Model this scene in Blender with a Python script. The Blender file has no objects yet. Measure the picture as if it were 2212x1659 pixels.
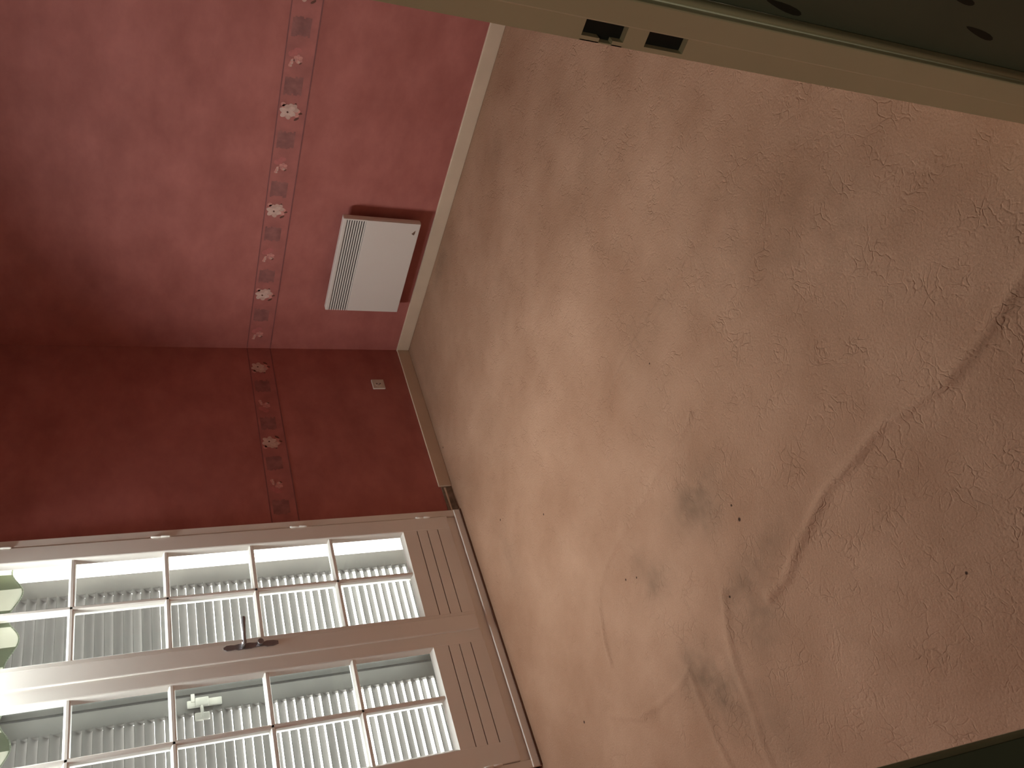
import bpy, bmesh, math, random
from mathutils import Vector, Matrix, noise

random.seed(7)
S = bpy.context.scene
COL = S.collection

# ------------------------------------------------------------------ camera (phone held sideways: world up is picture left)
F_PX = 1835.7
PITCH, ROLL, YAW = math.radians(24.808), math.radians(-0.2412), math.radians(45.545)
fw = Vector((-math.sin(YAW) * math.cos(PITCH), math.cos(YAW) * math.cos(PITCH), -math.sin(PITCH)))
rt = Vector((math.cos(YAW), math.sin(YAW), 0))
up = rt.cross(fw)
rt2 = rt * math.cos(ROLL) + up * math.sin(ROLL)
up2 = up * math.cos(ROLL) - rt * math.sin(ROLL)
cd = bpy.data.cameras.new('camera')
cam = bpy.data.objects.new('camera', cd)
COL.objects.link(cam)
cd.sensor_fit = 'HORIZONTAL'
cd.sensor_width = 36.0
cd.lens = 36.0 * F_PX / 2212.0
cd.clip_start = 0.02
# picture right = world down, picture top = right-hand side
X, Y, Z = -up2, rt2, -fw
m = Matrix(((X.x, Y.x, Z.x), (X.y, Y.y, Z.y), (X.z, Y.z, Z.z))).to_4x4()
m.translation = Vector((3.2993, -3.5208, 1.55))
cam.matrix_world = m
S.camera = cam

# ------------------------------------------------------------------ world and exposure
S.view_settings.view_transform = 'Standard'
S.view_settings.look = 'None'
S.view_settings.gamma = 1
S.view_settings.exposure = 0.42
w = bpy.data.worlds.new('sky')
S.world = w
w.use_nodes = True
bg = w.node_tree.nodes['Background']
bg.inputs[0].default_value = (1.0, 0.985, 0.96, 1)
bg.inputs[1].default_value = 9.0

def light_portal():
    l = bpy.data.lights.new('window_portal', 'AREA')
    l.shape = 'RECTANGLE'; l.size = 1.5; l.size_y = 2.7
    l.cycles.is_portal = True
    o = bpy.data.objects.new('window_portal', l)
    o.matrix_world = Matrix.Translation((-0.29, -1.81, 1.30)) @ Matrix(((0, 0, -1, 0), (1, 0, 0, 0), (0, -1, 0, 0), (0, 0, 0, 1)))
    COL.objects.link(o)
light_portal()

# added area light just behind the glass, standing in for window daylight
dl = bpy.data.lights.new('added_window_fill', 'AREA')
dl.shape = 'RECTANGLE'; dl.size = 1.16; dl.size_y = 1.6; dl.energy = 13.0; dl.spread = math.radians(160); dl.color = (0.93, 1.0, 0.98)
do = bpy.data.objects.new('added_window_fill', dl)
do.matrix_world = Matrix.Translation((-0.052, -1.82, 1.14)) @ Matrix(((0, 0, -1, 0), (1, 0, 0, 0), (0, -1, 0, 0), (0, 0, 0, 1)))
COL.objects.link(do)

# added area light inside the room by the top panes, imitating steep skylight
tl = bpy.data.lights.new('added_top_fill', 'AREA')
tl.shape = 'RECTANGLE'; tl.size = 0.90; tl.size_y = 0.22; tl.energy = 28.0; tl.spread = math.radians(142); tl.color = (0.93, 1.0, 0.98)
to = bpy.data.objects.new('added_top_fill', tl)
to.location = (0.08, -1.92, 2.27)
to.rotation_euler = Vector((1.0, 0.0, -1.45)).to_track_quat('-Z', 'Y').to_euler()
COL.objects.link(to)

# dim unseen light added to brighten the hallway (outside the picture)
hl = bpy.data.lights.new('added_hall_light', 'AREA')
hl.shape = 'DISK'; hl.size = 0.12; hl.energy = 7.5; hl.color = (0.98, 1.0, 0.74)
ho = bpy.data.objects.new('added_hall_light', hl)
ho.location = (3.24, -4.60, 2.30)
COL.objects.link(ho)

# ------------------------------------------------------------------ materials
def nt(name):
    mt = bpy.data.materials.new(name); mt.use_nodes = True
    t = mt.node_tree
    return mt, t, t.nodes['Principled BSDF']

def paint(name, col, rough=0.5, var=0.06, scale=6.0, bump=0.0, bscale=60.0, metal=0.0, trans=0.0):
    mt, t, p = nt(name)
    tc = t.nodes.new('ShaderNodeTexCoord')
    n = t.nodes.new('ShaderNodeTexNoise'); n.inputs['Scale'].default_value = scale; n.inputs['Detail'].default_value = 5
    t.links.new(tc.outputs['Object'], n.inputs['Vector'])
    r = t.nodes.new('ShaderNodeValToRGB')
    r.color_ramp.elements[0].position = 0.3; r.color_ramp.elements[1].position = 0.7
    r.color_ramp.elements[0].color = tuple(c * (1 - var) for c in col) + (1,)
    r.color_ramp.elements[1].color = tuple(min(1, c * (1 + var)) for c in col) + (1,)
    t.links.new(n.outputs['Fac'], r.inputs['Fac'])
    t.links.new(r.outputs['Color'], p.inputs['Base Color'])
    p.inputs['Roughness'].default_value = rough
    p.inputs['Metallic'].default_value = metal
    if bump:
        n2 = t.nodes.new('ShaderNodeTexNoise'); n2.inputs['Scale'].default_value = bscale; n2.inputs['Detail'].default_value = 3
        t.links.new(tc.outputs['Object'], n2.inputs['Vector'])
        b = t.nodes.new('ShaderNodeBump'); b.inputs['Strength'].default_value = bump; b.inputs['Distance'].default_value = 0.003
        t.links.new(n2.outputs['Fac'], b.inputs['Height']); t.links.new(b.outputs['Normal'], p.inputs['Normal'])
    if trans:
        tl = t.nodes.new('ShaderNodeBsdfTranslucent'); t.links.new(r.outputs['Color'], tl.inputs['Color'])
        mx = t.nodes.new('ShaderNodeMixShader'); mx.inputs[0].default_value = trans
        t.links.new(p.outputs[0], mx.inputs[1]); t.links.new(tl.outputs[0], mx.inputs[2])
        t.links.new(mx.outputs[0], t.nodes['Material Output'].inputs['Surface'])
    return mt

def wallpaper():
    mt, t, p = nt('red_wallpaper')
    tc = t.nodes.new('ShaderNodeTexCoord')
    mp = t.nodes.new('ShaderNodeMapping'); mp.inputs['Scale'].default_value = (1, 1, 1.6)
    t.links.new(tc.outputs['Object'], mp.inputs['Vector'])
    n = t.nodes.new('ShaderNodeTexNoise'); n.inputs['Scale'].default_value = 3.5; n.inputs['Detail'].default_value = 6; n.inputs['Roughness'].default_value = 0.62
    t.links.new(mp.outputs[0], n.inputs['Vector'])
    r = t.nodes.new('ShaderNodeValToRGB'); e = r.color_ramp.elements
    e[0].position = 0.30; e[0].color = (0.34, 0.104, 0.088, 1)
    e[1].position = 0.72; e[1].color = (0.48, 0.168, 0.143, 1)
    t.links.new(n.outputs['Fac'], r.inputs['Fac'])
    # faint drop joints of the paper rolls
    t.links.new(r.outputs['Color'], p.inputs['Base Color'])
    p.inputs['Roughness'].default_value = 0.62
    p.inputs['Specular IOR Level'].default_value = 0.3
    n2 = t.nodes.new('ShaderNodeTexNoise'); n2.inputs['Scale'].default_value = 220; n2.inputs['Detail'].default_value = 2
    t.links.new(tc.outputs['Object'], n2.inputs['Vector'])
    b = t.nodes.new('ShaderNodeBump'); b.inputs['Strength'].default_value = 0.15; b.inputs['Distance'].default_value = 0.001
    t.links.new(n2.outputs['Fac'], b.inputs['Height']); t.links.new(b.outputs['Normal'], p.inputs['Normal'])
    return mt

SPOTS = [(1.706, -2.484, .0065), (1.704, -1.866, .0035), (0.386, -1.516, .0055), (0.75, -1.756, .005), (2.193, -2.975, .004),
         (0.476, -2.497, .006), (1.091, -2.282, .0045), (1.152, -2.313, .004), (1.521, -2.614, .004), (1.706, -2.436, .004), (0.05, -0.80, .006)]

def carpet():
    mt, t, p = nt('pink_beige_carpet')
    tc = t.nodes.new('ShaderNodeTexCoord')
    n = t.nodes.new('ShaderNodeTexNoise'); n.inputs['Scale'].default_value = 2.6; n.inputs['Detail'].default_value = 7; n.inputs['Roughness'].default_value = 0.6
    t.links.new(tc.outputs['Object'], n.inputs['Vector'])
    r = t.nodes.new('ShaderNodeValToRGB'); e = r.color_ramp.elements
    e[0].position = 0.32; e[0].color = (0.325, 0.178, 0.112, 1)
    e[1].position = 0.70; e[1].color = (0.435, 0.258, 0.172, 1)
    t.links.new(n.outputs['Fac'], r.inputs['Fac'])
    # fine pile grain
    g = t.nodes.new('ShaderNodeTexNoise'); g.inputs['Scale'].default_value = 260; g.inputs['Detail'].default_value = 2
    t.links.new(tc.outputs['Object'], g.inputs['Vector'])
    gr = t.nodes.new('ShaderNodeMapRange'); gr.inputs[1].default_value = .3; gr.inputs[2].default_value = .7; gr.inputs[3].default_value = .90; gr.inputs[4].default_value = 1.06
    t.links.new(g.outputs['Fac'], gr.inputs[0])
    mul = t.nodes.new('ShaderNodeMix'); mul.data_type = 'RGBA'; mul.blend_type = 'MULTIPLY'; mul.inputs[0].default_value = 1
    t.links.new(r.outputs['Color'], mul.inputs[6]); t.links.new(gr.outputs[0], mul.inputs[7])
    # dirt and darker edges: a stain map stored on the mesh
    at = t.nodes.new('ShaderNodeAttribute'); at.attribute_name = 'stain'
    dm = t.nodes.new('ShaderNodeMix'); dm.data_type = 'RGBA'
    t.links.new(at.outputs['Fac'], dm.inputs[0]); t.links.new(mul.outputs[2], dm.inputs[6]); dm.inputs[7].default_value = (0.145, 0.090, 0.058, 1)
    last = dm.outputs[2]
    # small burn marks
    xy = t.nodes.new('ShaderNodeSeparateXYZ'); t.links.new(tc.outputs['Object'], xy.inputs[0])
    cb = t.nodes.new('ShaderNodeCombineXYZ'); t.links.new(xy.outputs[0], cb.inputs[0]); t.links.new(xy.outputs[1], cb.inputs[1])
    mn = None
    for (sx, sy, sr) in SPOTS:
        d = t.nodes.new('ShaderNodeVectorMath'); d.operation = 'DISTANCE'
        t.links.new(cb.outputs[0], d.inputs[0]); d.inputs[1].default_value = (sx, sy, 0)
        k = t.nodes.new('ShaderNodeMath'); k.operation = 'DIVIDE'; t.links.new(d.outputs['Value'], k.inputs[0]); k.inputs[1].default_value = sr
        if mn is None: mn = k.outputs[0]
        else:
            q = t.nodes.new('ShaderNodeMath'); q.operation = 'MINIMUM'; t.links.new(mn, q.inputs[0]); t.links.new(k.outputs[0], q.inputs[1]); mn = q.outputs[0]
    mr = t.nodes.new('ShaderNodeMapRange'); mr.inputs[1].default_value = .6; mr.inputs[2].default_value = 1.1; mr.inputs[3].default_value = .92; mr.inputs[4].default_value = 0
    t.links.new(mn, mr.inputs[0])
    sm = t.nodes.new('ShaderNodeMix'); sm.data_type = 'RGBA'
    t.links.new(mr.outputs[0], sm.inputs[0]); t.links.new(last, sm.inputs[6]); sm.inputs[7].default_value = (0.03, 0.015, 0.01, 1)
    t.links.new(sm.outputs[2], p.inputs['Base Color'])
    p.inputs['Roughness'].default_value = 0.95
    p.inputs['Specular IOR Level'].default_value = 0.1
    # pile relief: crazed ridges plus fine pile
    ns = t.nodes.new('ShaderNodeTexNoise'); ns.inputs['Scale'].default_value = 9; ns.inputs['Detail'].default_value = 3
    t.links.new(tc.outputs['Object'], ns.inputs['Vector'])
    ad = t.nodes.new('ShaderNodeMix'); ad.data_type = 'RGBA'; ad.inputs[0].default_value = 0.16
    t.links.new(tc.outputs['Object'], ad.inputs[6]); t.links.new(ns.outputs['Color'], ad.inputs[7])
    v = t.nodes.new('ShaderNodeTexVoronoi'); v.feature = 'DISTANCE_TO_EDGE'; v.inputs['Scale'].default_value = 31
    t.links.new(ad.outputs[2], v.inputs['Vector'])
    vr = t.nodes.new('ShaderNodeMapRange'); vr.inputs[1].default_value = 0; vr.inputs[2].default_value = .09
    t.links.new(v.outputs['Distance'], vr.inputs[0])
    # creases fade in and out in patches
    nz = t.nodes.new('ShaderNodeTexNoise'); nz.inputs['Scale'].default_value = 11; nz.inputs['Detail'].default_value = 4
    t.links.new(tc.outputs['Object'], nz.inputs['Vector'])
    nr = t.nodes.new('ShaderNodeMapRange'); nr.inputs[1].default_value = .42; nr.inputs[2].default_value = .72
    t.links.new(nz.outputs['Fac'], nr.inputs[0])
    inv = t.nodes.new('ShaderNodeMath'); inv.operation = 'SUBTRACT'; inv.inputs[0].default_value = 1; t.links.new(vr.outputs[0], inv.inputs[1])
    pm = t.nodes.new('ShaderNodeMath'); pm.operation = 'MULTIPLY'; t.links.new(inv.outputs[0], pm.inputs[0]); t.links.new(nr.outputs[0], pm.inputs[1])
    neg = t.nodes.new('ShaderNodeMath'); neg.operation = 'MULTIPLY'; neg.inputs[1].default_value = -1; t.links.new(pm.outputs[0], neg.inputs[0])
    b = t.nodes.new('ShaderNodeBump'); b.inputs['Strength'].default_value = 0.6; b.inputs['Distance'].default_value = 0.0030
    t.links.new(neg.outputs[0], b.inputs['Height'])
    n3 = t.nodes.new('ShaderNodeTexNoise'); n3.inputs['Scale'].default_value = 150; n3.inputs['Detail'].default_value = 3
    t.links.new(tc.outputs['Object'], n3.inputs['Vector'])
    b2 = t.nodes.new('ShaderNodeBump'); b2.inputs['Strength'].default_value = 0.5; b2.inputs['Distance'].default_value = 0.004
    t.links.new(n3.outputs['Fac'], b2.inputs['Height']); t.links.new(b.outputs['Normal'], b2.inputs['Normal'])
    t.links.new(b2.outputs['Normal'], p.inputs['Normal'])
    return mt

def glass():
    mt, t, p = nt('window_glass')
    t.nodes.remove(p)
    tr = t.nodes.new('ShaderNodeBsdfTransparent'); tr.inputs[0].default_value = (0.96, 0.98, 0.97, 1)
    gl = t.nodes.new('ShaderNodeBsdfGlossy'); gl.inputs['Roughness'].default_value = 0.03
    df = t.nodes.new('ShaderNodeBsdfDiffuse'); df.inputs[0].default_value = (.8, .8, .78, 1)
    fr = t.nodes.new('ShaderNodeFresnel'); fr.inputs[0].default_value = 1.45
    m1 = t.nodes.new('ShaderNodeMixShader'); t.links.new(fr.outputs[0], m1.inputs[0]); t.links.new(tr.outputs[0], m1.inputs[1]); t.links.new(gl.outputs[0], m1.inputs[2])
    tc = t.nodes.new('ShaderNodeTexCoord'); n = t.nodes.new('ShaderNodeTexNoise'); n.inputs['Scale'].default_value = 9; n.inputs['Detail'].default_value = 5
    t.links.new(tc.outputs['Object'], n.inputs['Vector'])
    mr = t.nodes.new('ShaderNodeMapRange'); mr.inputs[1].default_value = .45; mr.inputs[2].default_value = .75; mr.inputs[3].default_value = .01; mr.inputs[4].default_value = .05
    t.links.new(n.outputs['Fac'], mr.inputs[0])
    m2 = t.nodes.new('ShaderNodeMixShader'); t.links.new(mr.outputs[0], m2.inputs[0]); t.links.new(m1.outputs[0], m2.inputs[1]); t.links.new(df.outputs[0], m2.inputs[2])
    t.links.new(m2.outputs[0], t.nodes['Material Output'].inputs['Surface'])
    return mt

def stripe_cloth():
    mt, t, p = nt('striped_awning_cloth')
    tc = t.nodes.new('ShaderNodeTexCoord'); xy = t.nodes.new('ShaderNodeSeparateXYZ'); t.links.new(tc.outputs['Object'], xy.inputs[0])
    a = t.nodes.new('ShaderNodeMath'); a.operation = 'MULTIPLY_ADD'; a.inputs[1].default_value = 1 / STRIPE; a.inputs[2].default_value = 9.0 + STRIPE_OFF
    t.links.new(xy.outputs[1], a.inputs[0])
    fr = t.nodes.new('ShaderNodeMath'); fr.operation = 'FRACT'; t.links.new(a.outputs[0], fr.inputs[0])
    lt = t.nodes.new('ShaderNodeMath'); lt.operation = 'LESS_THAN'; lt.inputs[1].default_value = 0.45; t.links.new(fr.outputs[0], lt.inputs[0])
    mx = t.nodes.new('ShaderNodeMix'); mx.data_type = 'RGBA'; t.links.new(lt.outputs[0], mx.inputs[0])
    mx.inputs[6].default_value = (0.90, 0.90, 0.82, 1); mx.inputs[7].default_value = (0.27, 0.30, 0.21, 1)
    t.links.new(mx.outputs[2], p.inputs['Base Color']); p.inputs['Roughness'].default_value = .9
    tl = t.nodes.new('ShaderNodeBsdfTranslucent'); t.links.new(mx.outputs[2], tl.inputs['Color'])
    ms = t.nodes.new('ShaderNodeMixShader'); ms.inputs[0].default_value = 0.45
    t.links.new(p.outputs[0], ms.inputs[1]); t.links.new(tl.outputs[0], ms.inputs[2])
    t.links.new(ms.outputs[0], t.nodes['Material Output'].inputs['Surface'])
    return mt
STRIPE, STRIPE_OFF = 0.165, 0.25

M = dict(
    paper=wallpaper(), carpet=carpet(), glass=glass(), cloth=stripe_cloth(),
    white=paint('white_gloss_paint', (0.84, 0.80, 0.74), 0.35, 0.03, 3, 0.08, 30),
    base=paint('cream_skirting_paint', (0.64, 0.50, 0.37), 0.45, 0.05, 8, 0.1, 40),
    cream=paint('cream_door_paint', (0.62, 0.54, 0.38), 0.4, 0.04, 5, 0.08, 30),
    ceil=paint('white_ceiling_paint', (0.76, 0.74, 0.71), 0.8, 0.02, 3),
    tan=paint('dull_wall_paint', (0.30, 0.20, 0.15), 0.8, 0.02, 3),
    pale=paint('pale_wall_paint', (0.66, 0.60, 0.53), 0.8, 0.02, 3),
    heater=paint('white_enamel', (0.69, 0.62, 0.57), 0.35, 0.015, 3),
    dark=paint('dark_interior', (0.035, 0.03, 0.025), 0.8, 0.1, 10),
    slot=paint('black_mortice', (0.012, 0.010, 0.008), 0.8, 0.2, 20),
    steel=paint('dull_steel', (0.30, 0.28, 0.29), 0.42, 0.12, 40, 0.1, 60, metal=0.85),
    plastic=paint('ivory_plastic', (0.66, 0.58, 0.50), 0.4, 0.02, 5),
    groove=paint('brown_groove', (0.16, 0.085, 0.055), 0.8, 0.2, 20),  # dark brown of the panel joints, sill joint and badge
    shut=paint('grey_shutter_plastic', (0.14, 0.134, 0.127), 0.5, 0.06, 14, 0.05, 60),
    shutd=paint('dark_shutter_strip', (0.06, 0.057, 0.054), 0.5, 0.08, 9, 0.05, 60),
    render=paint('white_render', (0.82, 0.81, 0.78), 0.9, 0.03, 12, 0.3, 50),
    tile=paint('pale_terrace_paving', (0.72, 0.70, 0.66), 0.8, 0.06, 4),
    plaster=paint('bare_plaster', (0.24, 0.19, 0.145), 0.9, 0.35, 30, 0.5, 60),
    hall=paint('grey_green_hall_paper', (0.12, 0.117, 0.080), 0.7, 0.06, 9),
    hallmark=paint('hall_paper_print', (0.018, 0.013, 0.007), 0.7, 0.1, 20),
    hallfloor=paint('brown_hall_floor', (0.22, 0.14, 0.09), 0.6, 0.1, 5),
    bgrd=paint('border_paper', (0.39, 0.125, 0.108), 0.6, 0.14, 12),
    bline=paint('border_stripe', (0.22, 0.075, 0.072), 0.6, 0.1, 30),
    bpatch=paint('border_patch_print', (0.28, 0.105, 0.095), 0.6, 0.22, 25),
    petal=paint('petal_print', (0.64, 0.44, 0.375), 0.6, 0.10, 60),
    petal4=paint('pink_petal_print', (0.57, 0.36, 0.30), 0.6, 0.10, 60),
    petal2=paint('faint_petal_print', (0.60, 0.26, 0.22), 0.6, 0.14, 60),
    petal5=paint('dusky_petal_print', (0.50, 0.21, 0.185), 0.6, 0.12, 60),
    petal3=paint('mauve_petal_print', (0.46, 0.135, 0.125), 0.6, 0.1, 60),
    leafp=paint('leaf_print', (0.13, 0.045, 0.03), 0.6, 0.15, 60),
)
M['latch'] = paint('pale_metal', (0.55, 0.54, 0.50), 0.4, 0.1, 30, metal=0.3)

# ------------------------------------------------------------------ helpers
def tag(o, label=None, cat=None, group=None, kind=None):
    if label: o['label'] = label
    if cat: o['category'] = cat
    if group: o['group'] = group
    if kind: o['kind'] = kind
    return o

def empty(name, loc, label=None, cat=None, kind=None, group=None):
    o = bpy.data.objects.new(name, None); COL.objects.link(o); o.location = loc
    o.empty_display_size = 0.05
    return tag(o, label, cat, group, kind)

def worldpos(o):
    p = Vector((0, 0, 0))
    while o is not None:
        p += o.location; o = o.parent
    return p

class MB:
    """collects shapes in world coordinates; build() links them as one mesh object"""
    def __init__(s): s.bm = bmesh.new(); s.mats = []
    def mi(s, mat):
        if mat not in s.mats: s.mats.append(mat)
        return s.mats.index(mat)
    def face(s, pts, mat):
        f = s.bm.faces.new([s.bm.verts.new(p) for p in pts]); f.material_index = s.mi(mat); return f
    def box(s, x0, x1, y0, y1, z0, z1, mat, bevel=0.0, seg=2):
        r = bmesh.ops.create_cube(s.bm, size=1)
        vs = r['verts']
        for v in vs:
            v.co = Vector(((x0 + x1) / 2 + v.co.x * (x1 - x0), (y0 + y1) / 2 + v.co.y * (y1 - y0), (z0 + z1) / 2 + v.co.z * (z1 - z0)))
        fs = set(f for v in vs for f in v.link_faces)
        if bevel:
            es = list(set(e for v in vs for e in v.link_edges))
            rb = bmesh.ops.bevel(s.bm, geom=es, offset=bevel, segments=seg, profile=0.5, affect='EDGES')
            fs = set(f for v in rb['verts'] for f in v.link_faces) | set(rb['faces'])
            for f in fs: f.smooth = False
        k = s.mi(mat)
        for f in fs:
            if f.is_valid: f.material_index = k
        return s
    def prism(s, pts, axis, a, b, mat, smooth=False):
        """pts: 2-D outline; extruded along axis from a to b"""
        def P(p, t):
            return (t, p[0], p[1]) if axis == 0 else ((p[0], t, p[1]) if axis == 1 else (p[0], p[1], t))
        A = [s.bm.verts.new(P(p, a)) for p in pts]; B = [s.bm.verts.new(P(p, b)) for p in pts]
        k = s.mi(mat); n = len(pts)
        fs = [s.bm.faces.new(A[::-1]), s.bm.faces.new(B)]
        for i in range(n):
            f = s.bm.faces.new((A[i], A[(i + 1) % n], B[(i + 1) % n], B[i])); f.smooth = smooth; fs.append(f)
        for f in fs: f.material_index = k
        return s
    def tube(s, p0, p1, r0, r1, mat, seg=20, bulge=None):
        p0, p1 = Vector(p0), Vector(p1); d = (p1 - p0); L = d.length; d.normalize()
        q = d.to_track_quat('Z', 'Y')
        prof = bulge or [(0, r0), (1, r1)]
        rings = []
        for t, r in prof:
            rings.append([s.bm.verts.new(p0 + q @ Vector((r * math.cos(2 * math.pi * i / seg), r * math.sin(2 * math.pi * i / seg), t * L))) for i in range(seg)])
        k = s.mi(mat)
        for a, b in zip(rings, rings[1:]):
            for i in range(seg):
                f = s.bm.faces.new((a[i], a[(i + 1) % seg], b[(i + 1) % seg], b[i])); f.smooth = True; f.material_index = k
        f = s.bm.faces.new(rings[0][::-1]); f.material_index = k
        f = s.bm.faces.new(rings[-1]); f.material_index = k
        return s
    def build(s, name, parent=None, smooth_angle=None):
        bmesh.ops.recalc_face_normals(s.bm, faces=s.bm.faces)
        off = worldpos(parent) if parent else Vector((0, 0, 0))
        if not parent:
            off = Vector((0, 0, 0))
        bmesh.ops.translate(s.bm, verts=s.bm.verts, vec=-off)
        me = bpy.data.meshes.new(name); s.bm.to_mesh(me); s.bm.free()
        for mt in s.mats: me.materials.append(mt)
        o = bpy.data.objects.new(name, me); COL.objects.link(o)
        if parent: o.parent = parent
        return o

def struct(o): o['kind'] = 'structure'; return o

# ------------------------------------------------------------------ room shell
RX, RY, H = 2.92, -3.62, 2.66           # door wall, wall behind the window's far side, ceiling
WY0, WY1, WZ1 = -1.182, -2.470, 2.565     # window opening in the window wall
JR, JL = -2.516, -3.450                 # door frame, right and left reveal

# floor: one fine grid of carpet with real wrinkles
def seg_dist(px, py, pts):
    best = 9
    for (ax, ay), (bx, by) in zip(pts, pts[1:]):
        dx, dy = bx - ax, by - ay
        L = dx * dx + dy * dy
        t = ((px - ax) * dx + (py - ay) * dy) / L
        tt = max(0, min(1, t))
        d = math.hypot(px - ax - tt * dx, py - ay - tt * dy)
        if d < abs(best):
            s = 1 if (dx * (py - ay) - dy * (px - ax)) > 0 else -1
            best = d * s
    return best
RIDGES = [
    ([(2.10, -1.790), (2.067, -1.784), (1.86, -1.77), (1.685, -1.755), (1.531, -1.762), (1.40, -1.80)], .0060, .009),
    ([(1.75, -2.13), (1.645, -2.145), (1.40, -2.152), (1.246, -2.159), (1.041, -2.172), (0.93, -2.21), (0.875, -2.258), (0.83, -2.34), (0.80, -2.44)], .0075, .010),
    ([(2.72, -2.640), (2.635, -2.655), (2.511, -2.667), (2.432, -2.671), (2.308, -2.640), (2.263, -2.623), (2.142, -2.626), (2.018, -2.622), (1.856, -2.663), (1.749, -2.699), (1.66, -2.70)], .0125, .014),
    ([(1.20, -2.67), (1.112, -2.681), (0.98, -2.672), (0.846, -2.652), (0.673, -2.563)], .0075, .011),
    ([(1.50, -2.60), (1.434, -2.696), (1.404, -2.776), (1.389, -2.891), (1.362, -2.956), (1.35, -3.1)], .0080, .016),
    ([(1.20, -2.70), (1.19, -2.766), (1.182, -2.877), (1.186, -2.945), (1.19, -3.05)], .0070, .015),
    ([(1.55, -0.40), (1.40, -0.62), (1.28, -0.85)], .0020, .020),
]
STAINS = [(1.582, -2.322, .13, .07, .42), (1.60, -2.41, .06, .04, .28), (1.247, -2.387, .07, .05, .36), (1.19, -2.30, .05, .06, .20), (1.305, -2.783, .10, .10, .34),
          (1.223, -2.684, .10, .08, .30), (1.581, -2.723, .10, .09, .30), (1.586, -2.612, .10, .05, .24), (0.697, -0.087, .10, .05, .35),
          (0.353, -1.684, .09, .16, .13), (1.788, -1.77, .20, .12, .10), (2.20, -1.60, .05, .03, .12), (1.535, -0.30, .12, .12, .10), (1.45, -2.95, .10, .10, .20),
          (1.75, -2.60, .12, .05, .20), (0.15, -0.40, .07, .3, .12), (2.25, -1.95, .25, .25, .10), (2.5, -2.2, .2, .25, .12), (1.0, -0.75, .25, .25, .06), (1.9, -1.1, .3, .15, .08)]
def make_floor():
    nx, ny = 400, 440
    x0, x1, y0, y1 = -0.06, 2.99, 0.0, RY
    vs, st = [], []
    for j in range(ny + 1):
        y = y0 + (y1 - y0) * j / ny
        for i in range(nx + 1):
            x = x0 + (x1 - x0) * i / nx
            h = 0.0
            edge = min(1, max(0, (x - 0.02)) / .25, max(0, -y) / .25, max(0, (RX - x)) / .1 + .0)
            wob = noise.noise((x * 9, y * 9, 3.1)) * .012
            for k, (pts, a, wd) in enumerate(RIDGES):
                if min(p[0] for p in pts) - .1 < x < max(p[0] for p in pts) + .1 and min(p[1] for p in pts) - .1 < y < max(p[1] for p in pts) + .1:
                    d = seg_dist(x, y + wob * .5, pts)
                    amp = a * (.75 + .6 * noise.noise((x * 6, y * 6, 9.0 + k)))
                    h += amp * math.exp(-(d / wd) ** 2)
            h += .0015 * noise.noise((x * 3.0, y * 5.0, 1.0)) + .0006 * noise.noise((x * 14, y * 14, 2.0))
            vs.append((x, y, max(0.0, h * edge) ))
            s = 0
            for (sx, sy, ax, ay, amt) in STAINS:
                u = ((x - sx) / ax) ** 2 + ((y - sy) / ay) ** 2
                if u < 9: s += amt * math.exp(-u) * (1 + .8 * noise.noise((x * 16, y * 16, 5)) + .5 * noise.noise((x * 45, y * 45, 7)))
            s += max(0, noise.noise((x * 2.2, y * 2.2, 11)) - .25) * .18
            # darker line along the skirting and the window sill
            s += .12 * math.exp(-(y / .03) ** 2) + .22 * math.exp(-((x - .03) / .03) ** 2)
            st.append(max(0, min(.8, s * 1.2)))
    fs = [(j * (nx + 1) + i, (j + 1) * (nx + 1) + i, (j + 1) * (nx + 1) + i + 1, j * (nx + 1) + i + 1) for j in range(ny) for i in range(nx)]
    me = bpy.data.meshes.new('floor'); me.from_pydata(vs, [], fs)
    a = me.attributes.new('stain', 'FLOAT', 'POINT'); a.data.foreach_set('value', st)
    me.polygons.foreach_set('use_smooth', [True] * len(fs))
    me.materials.append(M['carpet'])
    o = bpy.data.objects.new('floor', me); COL.objects.link(o)
    return struct(o)
make_floor()

b = MB(); b.box(-0.25, RX, 0.0, 0.12, -0.05, H, M['paper']); struct(b.build('wall_right'))
b = MB()
b.box(-0.25, 0, WY0, 0, -0.05, H, M['paper']); b.box(-0.25, 0, RY - .12, WY1, -0.05, H, M['paper']); b.box(-0.25, 0, WY1, WY0, WZ1, H, M['paper'])
b.box(-.252, -.051, WY0 - .004, WY0 + .0005, 0, WZ1, M['render']); b.box(-.252, -.051, WY1 - .0005, WY1 + .004, 0, WZ1, M['render'])
b.box(-.252, -.051, WY1, WY0, WZ1 - .004, WZ1 + .0005, M['render'])
b.box(-.256, -.2505, RY - .12, WY1, -.05, H, M['render']); b.box(-.256, -.2505, WY0, .12, -.05, H, M['render']); b.box(-.256, -.2505, WY1, WY0, WZ1, H, M['render'])
struct(b.build('wall_left'))
b = MB(); b.box(0, RX, RY - .12, RY, -0.05, H, M['paper']); struct(b.build('wall_near'))
b = MB()
b.box(RX + .005, 2.98, JR + .03, 0.12, -0.05, H, M['tan']); b.box(RX + .005, 2.98, RY - .12, JL - .03, -0.05, H, M['tan']); b.box(RX + .005, 2.98, JL - .03, JR + .03, 2.10, H, M['tan'])
struct(b.build('wall_door'))
b = MB(); b.box(-0.25, 2.98, RY - .12, .12, H, H + .1, M['ceil']); struct(b.build('ceiling'))

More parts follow.
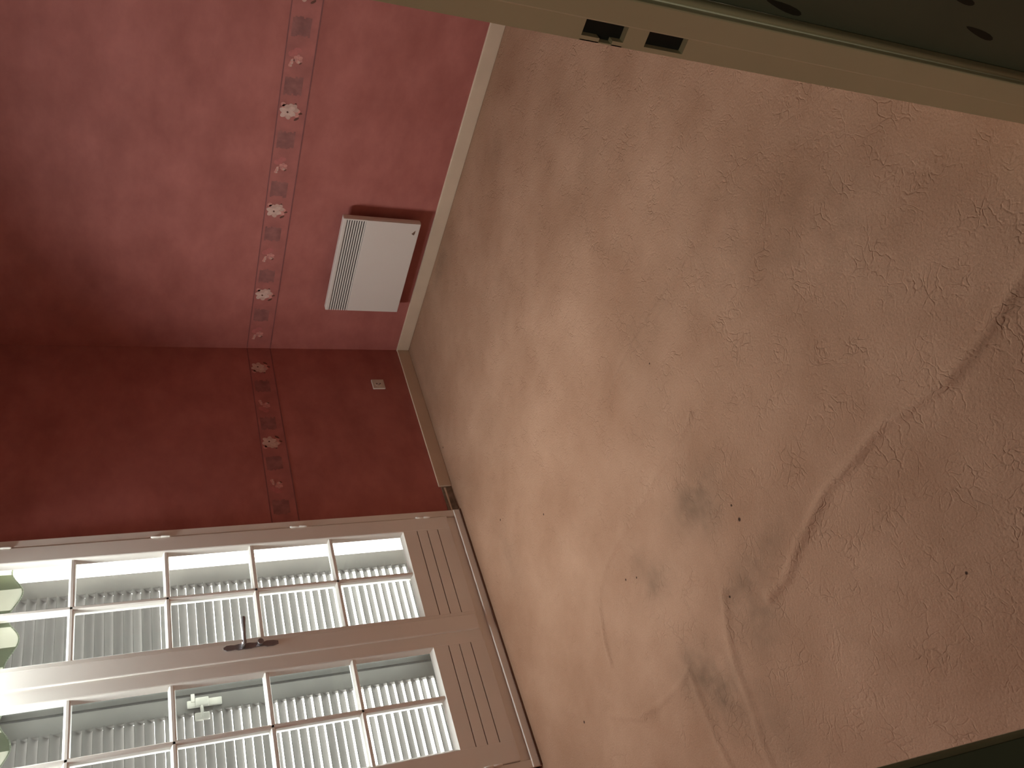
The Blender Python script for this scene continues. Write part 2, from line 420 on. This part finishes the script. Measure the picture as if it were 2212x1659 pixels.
# hallway: it ends right beside the door, so this papered wall faces the camera's side
b = MB()
b.box(2.984, 4.15, -2.478, -2.40, 0, H, M['hall'])
def leaf_print(x, z, L, W, a):
    pts = []
    for i in range(14):
        t = 2 * math.pi * i / 14
        u, v = L * math.cos(t), W * math.sin(t) * (1 - .35 * math.cos(t))
        pts.append((x + u * math.sin(a) + v * math.cos(a), -2.4786, z + u * math.cos(a) - v * math.sin(a)))
    b.face(pts, M['hallmark'])
for i in range(0, 8):
    for j in range(-1, 7):
        leaf_print(3.034 + .145 * i - .029 * (j % 2), .298 + .386 * j, .036, .0050, .13)
        leaf_print(3.073 + .145 * i - .029 * (j % 2), .372 + .386 * j, .026, .0045, .06)
struct(b.build('wall_hall'))
b = MB(); b.box(2.980, 2.984, -5.2, JL - .004, 0, H, M['hall']); b.box(2.980, 2.984, JL - .004, -2.478, 2.06, H, M['hall'])
b.box(4.15, 4.25, -5.2, -2.40, 0, H, M['hall']); b.box(2.98, 4.15, -5.3, -5.2, 0, H, M['hall']); struct(b.build('wall_hallway'))
b = MB(); b.box(2.99, 4.25, -5.3, -2.40, -.06, 0, M['hallfloor']); struct(b.build('floor_hall'))
b = MB(); b.box(2.98, 4.25, -5.3, -2.40, H, H + .1, M['ceil']); struct(b.build('ceiling_hall'))

# skirting boards
def skirting(name, boxes, chips=()):
    b = MB()
    for q in boxes: b.box(*q, M['base'], 0.003, 2)
    return struct(b.build(name))
skirting('baseboard_right', [(0.0, RX, -0.014, 0.0, 0, 0.072)])
skirting('baseboard_left', [(0.0, 0.012, -1.022, -0.014, 0, 0.070)])
skirting('baseboard_near', [(0.0, RX, RY, RY + .012, 0, 0.070)])
skirting('baseboard_far', [(RX - .007, RX + .005, JR + .035, -0.014, 0, 0.070)])
# bare strip where the skirting has come off beside the window, with a sliver of wallpaper hanging over it
b = MB()
b.box(0.0, 0.004, -1.180, -1.0225, 0.0, 0.056, M['plaster'])
b.box(0.0, 0.0075, -1.180, -1.03, 0.034, 0.042, M['base'], .001, 1)
struct(b.build('trim_3'))

# ------------------------------------------------------------------ flowered wallpaper border
ZL, ZU = 0.790, 0.918
def blob(b, P, u, v, ru, rv, a, mat, lift, n=12, wob=0.0):
    pts = []
    for i in range(n):
        t = 2 * math.pi * i / n
        r = 1 + wob * math.sin(3 * t + u * 50)
        cu, cv = ru * r * math.cos(t), rv * r * math.sin(t)
        pts.append(P(u + cu * math.cos(a) - cv * math.sin(a), v + cu * math.sin(a) + cv * math.cos(a), lift))
    b.face(pts, mat)
def border(name, P, u0, u1, bigs, smalls, flip=1):
    b = MB()
    def rect(ua, ub, za, zb, lift, mat):
        b.face([P(ua, za, lift), P(ub, za, lift), P(ub, zb, lift), P(ua, zb, lift)], mat)
    # thin paper body
    for (za, zb, mt) in [(ZL, ZL + .006, 'bline'), (ZL + .006, ZU - .005, 'bgrd'), (ZU - .005, ZU, 'bline')]:
        rect(u0, u1, za, zb, .0008, M[mt])
    for za, zb in ((ZL, ZL), (ZU, ZU)):
        b.face([P(u0, za, 0), P(u1, za, 0), P(u1, za, .0008), P(u0, za, .0008)], M['bline'])
    allc = sorted([(u, 1) for u in bigs] + [(u, 0) for u in smalls])
    us = [u for u, _ in allc]
    mids = [(p + q) / 2 for p, q in zip(us, us[1:])] + [us[0] - .13, us[-1] + .13]
    for u in mids:
        if u0 + .05 < u < u1 - .05:
            # printed dark rectangle with ragged sides made of short strokes
            for k in range(9):
                zz = .826 + k * .0085
                rect(u - .040 + random.uniform(-.006, .006), u + .040 + random.uniform(-.006, .006), zz, zz + .0086, .0011, M['bpatch'])
    for u in bigs:
        z = .868
        # side blossoms and dark leaves first, then the open daisy on top
        for (du, dz, a) in [(-.030 , -.036, -.9), (-.002, -.046, -1.5), (.034, -.022, -.3), (.030, .018, .5)]:
            blob(b, P, u + du * flip, z + dz, .013, .0055, a * flip, M['leafp'], .0013)
        for (du, dz) in [(-.012, -.034), (.008, -.038), (.024, .022), (.034, .028)]:
            blob(b, P, u + du * flip, z + dz, .011, .011, 0, M['petal2'], .0015)
        for k in range(7):
            t = 2 * math.pi * k / 7 + .35
            blob(b, P, u + .010 * flip + .0 + .021 * math.cos(t), z - .012 + .018 * math.sin(t), .0125, .0108, t, M['petal4'] if k not in (4,) else M['petal2'], .0018 + k * .00003)
        for k in range(6):
            t = 2 * math.pi * k / 6 + .2
            blob(b, P, u + .0215 * math.cos(t), z + .006 + .0215 * math.sin(t), .0150, .0118, t, M['petal' if k % 3 else 'petal4'], .0021 + k * .00003, 14, .05)
        blob(b, P, u, z + .006, .0165, .0165, 0, M['petal'], .0024)
        blob(b, P, u - .001, z + .006, .0052, .0044, .4, M['leafp'], .0026)
    for u in smalls:
        z = .870
        blob(b, P, u + .022 * flip, z + .014, .015, .020, .3, M['petal3'], .0013)
        blob(b, P, u + .038 * flip, z - .004, .012, .016, 0, M['petal3'], .0014)
        for k in range(3):
            blob(b, P, u + (-.030 + .011 * k) * flip, z + .020 - .004 * k, .0085, .0075, -.6, M['petal2'], .0017 + k * .00003)
            blob(b, P, u + (-.033 + .012 * k) * flip, z + .016 - .003 * (k % 2), .0050, .0042, -.4, M['petal4'], .0019 + k * .00003)
        for k in range(6):
            t = 2 * math.pi * k / 6
            blob(b, P, u + .011 * math.cos(t), z - .010 + .011 * math.sin(t), .0095, .0080, t, M['petal2' if k % 2 else 'petal5'], .0017 + k * .00003)
        blob(b, P, u - .013 * flip, z - .014, .0060, .0052, 0, M['petal4'], .0022)
        blob(b, P, u - .018 * flip, z - .022, .007, .0030, -.8, M['leafp'], .0014)
    return struct(b.build(name))
border('trim_1', lambda u, z, l: (u, -l, z), 0.003, RX, [.380, .903, 1.426, 1.95, 2.47], [.105, .633, 1.150, 1.672, 2.21, 2.73])
border('trim_2', lambda u, z, l: (l, -u, z), 0.003, 1.180, [.150, .681], [.432, .955])

# ------------------------------------------------------------------ wall heater
def heater():
    X0, X1, Z0, Z1 = .356, .946, .158, .556
    r = empty('wall_heater', ((X0 + X1) / 2, 0, Z0), 'white slim electric panel heater with top louvres on the red wall', 'heater')
    h = MB()
    yb, yf = -.042, -.078
    h.box(X0, X1, yf + .006, yb, Z0, Z1, M['heater'], .006, 3)
    h.build('casing', r)
    h = MB(); h.box(X0 + .002, X1 - .002, yf, yf + .010, Z0 + .002, Z1 - .116, M['heater'], .003, 2); h.build('front_panel', r)
    # louvres: dark slot behind with thin slats in front
    h = MB(); h.box(X0 + .004, X1 - .010, yf + .0045, yf + .0075, Z1 - .116, Z1 - .018, M['dark'])
    n = 8
    for k in range(n):
        z = Z1 - .0225 - k * .0120
        h.prism([(yf + .007, z), (yf + .0005, z - .0035), (yf + .0005, z - .0075), (yf + .007, z - .0040)], 0, X0 + .003, X1 - .009, M['heater'])
    h.build('grille', r)
    h = MB(); h.box(X0 + .001, X1 - .001, yf, yf + .012, Z1 - .020, Z1, M['heater'], .004, 3)
    h.box(X1 - .0095, X1 - .001, yf, yf + .012, Z1 - .118, Z1 - .018, M['heater'], .002, 2); h.build('top_rail', r)
    # small dark bird-like badge near the lower right corner
    h = MB(); y = yf - .0006; cx, cz = .888, .190
    h.face([(cx - .013, y, cz - .005), (cx - .002, y, cz - .009), (cx + .002, y, cz + .002), (cx - .004, y, cz + .009)], M['groove'])
    h.face([(cx - .002, y, cz - .009), (cx + .018, y, cz - .009), (cx + .002, y, cz + .002)], M['groove'])
    tag(h.build('badge', r), 'tiny dark badge on the heater front')
    for xx in (X0 + .09, X1 - .12):
        h = MB(); h.box(xx, xx + .03, yb - .001, 0, Z0 + .05, Z1 - .08, M['dark']); h.build('wall_bracket', r)
heater()

# ------------------------------------------------------------------ socket
def socket():
    yc, zc = -.287, .238
    r = empty('wall_socket', (0, yc, zc), 'small square ivory power socket low on the window wall', 'socket')
    h = MB(); h.box(0.0, .010, yc - .035, yc + .035, zc - .035, zc + .035, M['plastic'], .003, 3); h.build('cover_plate', r)
    h = MB(); h.tube((.009, yc, zc), (.0112, yc, zc), .021, .0200, M['plastic'], 32); h.build('socket_ring', r)
    h = MB()
    for dy, dz, q in ((-.0095, 0, .0038), (.0095, 0, .0038)):
        h.tube((.0110, yc + dz, zc + dy), (.0116, yc + dz, zc + dy), q, q, M['dark'], 14)
    h.build('pin_holes', r)
    h = MB(); h.tube((.010, yc - .012, zc), (.0185, yc - .012, zc), .0024, .0020, M['steel'], 12); h.build('earth_pin', r)
socket()

# ------------------------------------------------------------------ french window
def window():
    r = empty('window_1', (0, (WY0 + WY1) / 2, 0)); r['kind'] = 'structure'
    fx = .020                               # face of leaves
    # fixed frame: jambs, head and sill
    f = MB()
    f.box(-.05, fx, WY0 - .034, WY0 + .0, .0, WZ1, M['white'], .003)
    f.box(-.05, fx, WY1, WY1 + .034, .0, WZ1, M['white'], .003)
    f.box(-.05, fx, WY1, WY0, WZ1 - .05, WZ1, M['white'], .003)
    f.box(-.12, fx + .004, WY1, WY0 , -.0, .040, M['white'], .004)
    f.box(-.05, fx - .012, WY1 + .034, WY0 - .034, .038, .085, M['white'], .003)
    f.build('window_frame', r)
    f = MB(); f.box(fx - .002, fx + .010, WY1 + .002, WY0 - .002, 0.0, .010, M['groove']); f.build('sill_joint', r)
    def leaf(ya, yb, gya, gyb, name):
        """ya>yb outer edges; gya>gyb glass edges (all negative y)"""
        lf = empty('window_leaf', (0, (ya + yb) / 2, .09)); lf.parent = r; lf.location -= r.location
        z0, z1, gz0, gz1 = .083, 2.515, .322, 2.435
        p = MB()
        bx0, bx1 = -.022, fx + .002
        p.box(bx0, bx1, gya, ya, z0, z1, M['white'], .004)
        p.box(bx0, bx1, yb, gyb, z0, z1, M['white'], .004)
        p.box(bx0, bx1 - .0005, gyb - .002, gya + .002, gz1, z1 - .001, M['white'], .002)
        # bottom panel: boards with sunk joints
        p.box(bx0, bx1 - .0005, gyb - .002, gya + .002, z0 + .001, .147, M['white'], .0005, 1)
        for za, zb in ((.1510, .2005), (.2045, .2510), (.2550, gz0)):
            p.box(bx0, bx1 - .0005, gyb - .002, gya + .002, za, zb, M['white'], .0005, 1)
        for za in (.147, .2005, .251):
            p.box(bx0, bx1 - .006, gyb - .002, gya + .002, za, za + .0045, M['groove'])
            for q in (gya, gyb - .0): pass
        p.build('stiles_and_rails', lf)
        # moulded glazing bead round the glass, sloping to the pane
        p = MB()
        g0, g1, d = fx, -.004, .014
        p.prism([(g0, gya + .0), (g1, gya + .0), (g1, gya - d)], 2, gz0, gz1, M['white'])
        p.prism([(g0, gyb), (g1, gyb + d), (g1, gyb)], 2, gz0, gz1, M['white'])
        p.prism([(g0, gz0), (g1, gz0), (g1, gz0 + d)], 1, gyb, gya, M['white'])
        p.prism([(g0, gz1), (g1, gz1 - d), (g1, gz1)], 1, gyb, gya, M['white'])
        p.build('glazing_bead', lf)
        p = MB()
        ym = (gya + gyb) / 2
        hw = .0128
        def bar_pts(c): return [(-.020, c - hw), (-.020, c + hw), (-.002, c + hw), (.010, c + hw * .75), (.016, c + hw * .35), (.016, c - hw * .35), (.010, c - hw * .75), (-.002, c - hw)]
        p.prism(bar_pts(ym), 2, gz0, gz1, M['white'])
        for k in range(1, 6):
            zc = gz0 + k * .3505
            p.prism([(x, z) for x, z in bar_pts(zc)], 1, gyb, gya, M['white'])
        p.build('glazing_bars', lf)
        zs = [gz0] + [gz0 + k * .3505 for k in range(1, 6)] + [gz1]
        for k in range(6):
            for (a, c) in ((gya, ym + hw * .6), (ym - hw * .6, gyb)):
                q = MB(); q.box(-.010, -.007, c, a, zs[k] + (.006 if k else 0), zs[k + 1] - (.006 if k < 5 else 0), M['glass']); q.build('glass_pane', lf)
        return lf
    A = leaf(WY0 - .036, -1.806, -1.292, -1.745, 'a')
    B = leaf(-1.808, WY1 + .036, -1.897, -2.345, 'b')
    # closing strip on the first leaf with handle and plate
    p = MB(); p.box(fx - .002, fx + .011, -1.8395, -1.7655, .090, 2.510, M['white'], .004, 3); p.build('closing_strip', A)
    # hinges
    for y in (WY0 - .0345, WY1 + .0345):
        for z in (.205, .805, 1.390, 1.985, 2.42):
            p = MB()
            bul = [(0, .0), (.03, .0040), (.08, .0052), (.48, .0052), (.50, .0044), (.52, .0052), (.92, .0052), (.97, .004), (1, .0)]
            p.tube((fx + .004, y, z - .040), (fx + .004, y, z + .040), 0, 0, M['white'], 14, [(t, max(rr, .0005)) for t, rr in bul])
            tag(p.build('hinge', r), None)
    # lever handle on a long plate, lying up-turned toward the first leaf's glass
    xb = fx + .011
    yc = -1.785
    hd = empty('window_handle', (xb, yc, 1.08)); hd.parent = A; hd.location = Vector((xb, yc, 1.08)) - worldpos(A)
    p = MB()
    pts = []
    for (z, hw) in [(.965, .006), (.985, .012), (1.01, .0125), (1.02, .009), (1.06, .009), (1.075, .0125), (1.12, .0125), (1.135, .009), (1.15, .011), (1.165, .011), (1.178, .004)]:
        pts.append((z, hw))
    out = [(yc + hw, z) for z, hw in pts] + [(yc - hw, z) for z, hw in reversed(pts)]
    p.prism(out, 0, xb - .0005, xb + .005, M['steel']); p.build('handle_plate', A)
    p = MB()
    p.tube((xb + .003, yc, 1.102), (xb + .046, yc, 1.102), .0095, .0085, M['steel'], 18)
    p.tube((xb + .040, yc - .010, 1.102), (xb + .046, yc + .108, 1.096), .0072, .0088, M['steel'], 18, [(0, .004), (.03, .0075), (.6, .0072), (.95, .0088), (1.0, .007)])
    p.build('lever', A)
    p = MB()
    p.tube((xb + .003, yc + .004, 1.036), (xb + .024, yc + .004, 1.036), .010, .012, M['steel'], 24, [(0, .009), (.6, .009), (.7, .0125), (.93, .0125), (1, .0105)])
    p.build('knob', A)
    bpy.data.objects.remove(hd)
window()

# ------------------------------------------------------------------ outside: louvred shutters, terrace
def shutter(y_r, y_sr, y_sl, y_l, label, z0=.06, z1=2.06, x=-.125, strip=False):
    """y_r > y_sr (slats from) > y_sl (slats to) > y_l"""
    r = empty('louvred_shutter', (x, (y_r + y_l) / 2, z0), label, 'shutter', group='louvred shutters outside the window')
    f = MB()
    f.box(x - .014, x + .014, y_sr, y_r, z0, z1, M['shut'], .003)
    f.box(x - .014, x + .014, y_l, y_sl, z0, z1, M['shut'], .003)
    f.box(x - .014, x + .014, y_sl, y_sr, z0, z0 + .07, M['shut'], .002)
    f.box(x - .014, x + .014, y_sl, y_sr, z1 - .07, z1, M['shut'], .002)
    f.build('frame', r)
    f = MB()
    c, t = .0550, .0035
    z = z0 + .088
    while z < z1 - .075:
        th = math.radians(random.gauss(38.0, 1.6))
        dx, dz = c * math.cos(th) / 2, c * math.sin(th) / 2
        nx_, nz_ = math.sin(th) * t / 2, math.cos(th) * t / 2
        # each slat slopes down toward the outside, rounded edges
        f.prism([(x + dx - nx_ , z + dz + nz_), (x + dx + .002, z + dz), (x + dx + nx_ , z + dz - nz_), (x - dx + nx_, z - dz - nz_), (x - dx - .002, z - dz), (x - dx - nx_, z - dz + nz_)], 1, y_sl - .002, y_sr + .002, M['shut'])
        z += .0352
    f.build('slats', r)
    return r
ra = shutter(-1.300, -1.385, -1.800, -1.889, 'louvred shutter outside the window leaf nearer the room corner, open strip beside it')
rb = shutter(-1.892, -1.962, -2.400, -2.470, 'louvred shutter outside the window leaf farther from the room corner, with latch')
f = MB(); f.box(-.111, -.104, -1.8885, -1.800, .06, 2.06, M['shutd'], .002); tag(f.build('overlap_strip', ra), 'grey overlap strip')
# latch of the farther shutter
f = MB()
f.box(-.111, -.099, -1.945, -1.915, 1.185, 1.315, M['latch'], .003)
f.box(-.100, -.086, -1.948, -1.912, 1.235, 1.285, M['latch'], .004)
f.tube((-.095, -1.925, 1.262), (-.088, -1.995, 1.262), .007, .006, M['latch'], 14)
f.box(-.098, -.084, -2.005, -1.975, 1.235, 1.290, M['latch'], .004)
f.box(-.105, -.097, -1.925, -1.890, 1.285, 1.300, M['latch'], .002)
f.build('latch', rb)

# exterior: reveal, terrace and ground
b = MB(); b.box(-3.0, -.13, -6, 3, -.14, -.02, M['tile']); struct(b.build('floor_terrace'))
b = MB(); b.box(-40, -3.0, -25, 25, -.3, -.15, M['tile']); tag(b.build('ground', None), kind='structure')

# striped scalloped awning valance hanging between glass and shutters
def valance():
    r = empty('awning_valance', (-.085, -1.81, 2.20), 'green and white striped awning valance with scalloped hem above the shutters', 'awning')
    f = MB(); k = f.mi(M['cloth'])
    ny, nz = 150, 14
    ya, yb, zt = -1.215, -2.44, 2.10
    P = []
    for i in range(ny + 1):
        y = ya + (yb - ya) * i / ny
        ph = (y - (-1.375)) / .21
        zb = 1.925 - .022 * math.cos(2 * math.pi * ph)
        row = []
        for j in range(nz + 1):
            t = j / nz
            z = zt + (zb - zt) * t
            xx = -.070 + .006 * math.cos(2 * math.pi * ph) * t
            row.append(f.bm.verts.new((xx, y, z)))
        P.append(row)
    for i in range(ny):
        for j in range(nz):
            q = f.bm.faces.new((P[i][j], P[i + 1][j], P[i + 1][j + 1], P[i][j + 1])); q.material_index = k; q.smooth = True
    o = f.build('cloth', r)
    sd = o.modifiers.new('thickness', 'SOLIDIFY'); sd.thickness = .0012
    # green binding along the hem
    f = MB()
    prev = None
    for i in range(0, ny + 1):
        y = ya + (yb - ya) * i / ny; ph = (y - (-1.375)) / .21
        p = (-.070 + .006 * math.cos(2 * math.pi * ph), y, 1.925 - .022 * math.cos(2 * math.pi * ph))
        if prev: f.tube(prev, p, .0030, .0030, M['bind'], 8)
        prev = p
    tag(f.build('hem_binding', r), 'green hem binding')
    f = MB(); f.tube((-.070, ya + .02, 2.102), (-.070, yb - .02, 2.102), .006, .006, M['latch'], 12); f.build('rod', r)
M['bind'] = paint('green_binding', (0.24, 0.27, 0.20), .9, .1, 30)
valance()

# ------------------------------------------------------------------ door frame
def door_frame():
    r = empty('door_1', (RX, (JR + JL) / 2, 0)); r['kind'] = 'structure'
    x0, x1, x2, x3 = RX, RX + .028, RX + .064, 2.990
    top = 2.06
    # right jamb: rebate with two mortices near the room side, then a slightly proud stop
    p = MB()
    s1, s2 = (.936, 1.000), (.840, .903)
    hx0, hx1 = x0 + .0065, x1
    for za, zb in ((0, s2[0]), (s2[1], s1[0]), (s1[1], top)):
        p.box(x0, x1, JR, JR + .032, za, zb, M['cream'])
    for za, zb in (s1, s2):
        if za == s1[0]:
            p.box(x0, hx0 - .005, JR, JR + .032, za, zb, M['cream'])
            p.box(x0, hx0, JR, JR + .032, za, za + .016, M['cream']); p.box(x0, hx0, JR, JR + .032, za + .036, zb, M['cream'])
        else:
            p.box(x0, hx0, JR, JR + .032, za, zb, M['cream'])
    p.box(x1, x2, JR - .003, JR + .032, 0, top, M['cream'], .0025, 2)
    p.build('jamb_right', r)
    for za, zb in (s1, s2):
        q = MB(); q.box(x0 + .001, x1, JR + .012, JR + .0315, za - .002, zb + .002, M['slot'])
        tag(q.build('strike_mortice', r), 'black lock mortice')
    p = MB()
    p.prism([(2.984, JR + .012), (2.9895, JR + .013), (2.9925, JR + .016), (2.9930, JR + .033), (2.990, JR + .0375), (2.984, JR + .0379)], 2, 0, top + .03, M['cream'], True)
    p.build('architrave_right', r)
    p = MB()
    p.box(x0, x2, JL - .032, JL, 0, top, M['cream'], .002)
    p.build('jamb_left', r)
    p = MB()
    p.prism([(2.984, JL - .006), (2.9925, JL - .006), (2.9925, JL - .03), (2.984, JL - .04)], 2, 0, top + .03, M['hall']); p.build('architrave_left', r)
    p = MB(); p.box(x0, x2, JL, JR, top, top + .035, M['cream'], .002); p.build('head', r)
    p = MB(); p.box(2.984, 2.9925, JL - .04, JR + .04, top + .0, top + .03, M['cream'], .002); p.build('architrave_head', r)
door_frame()
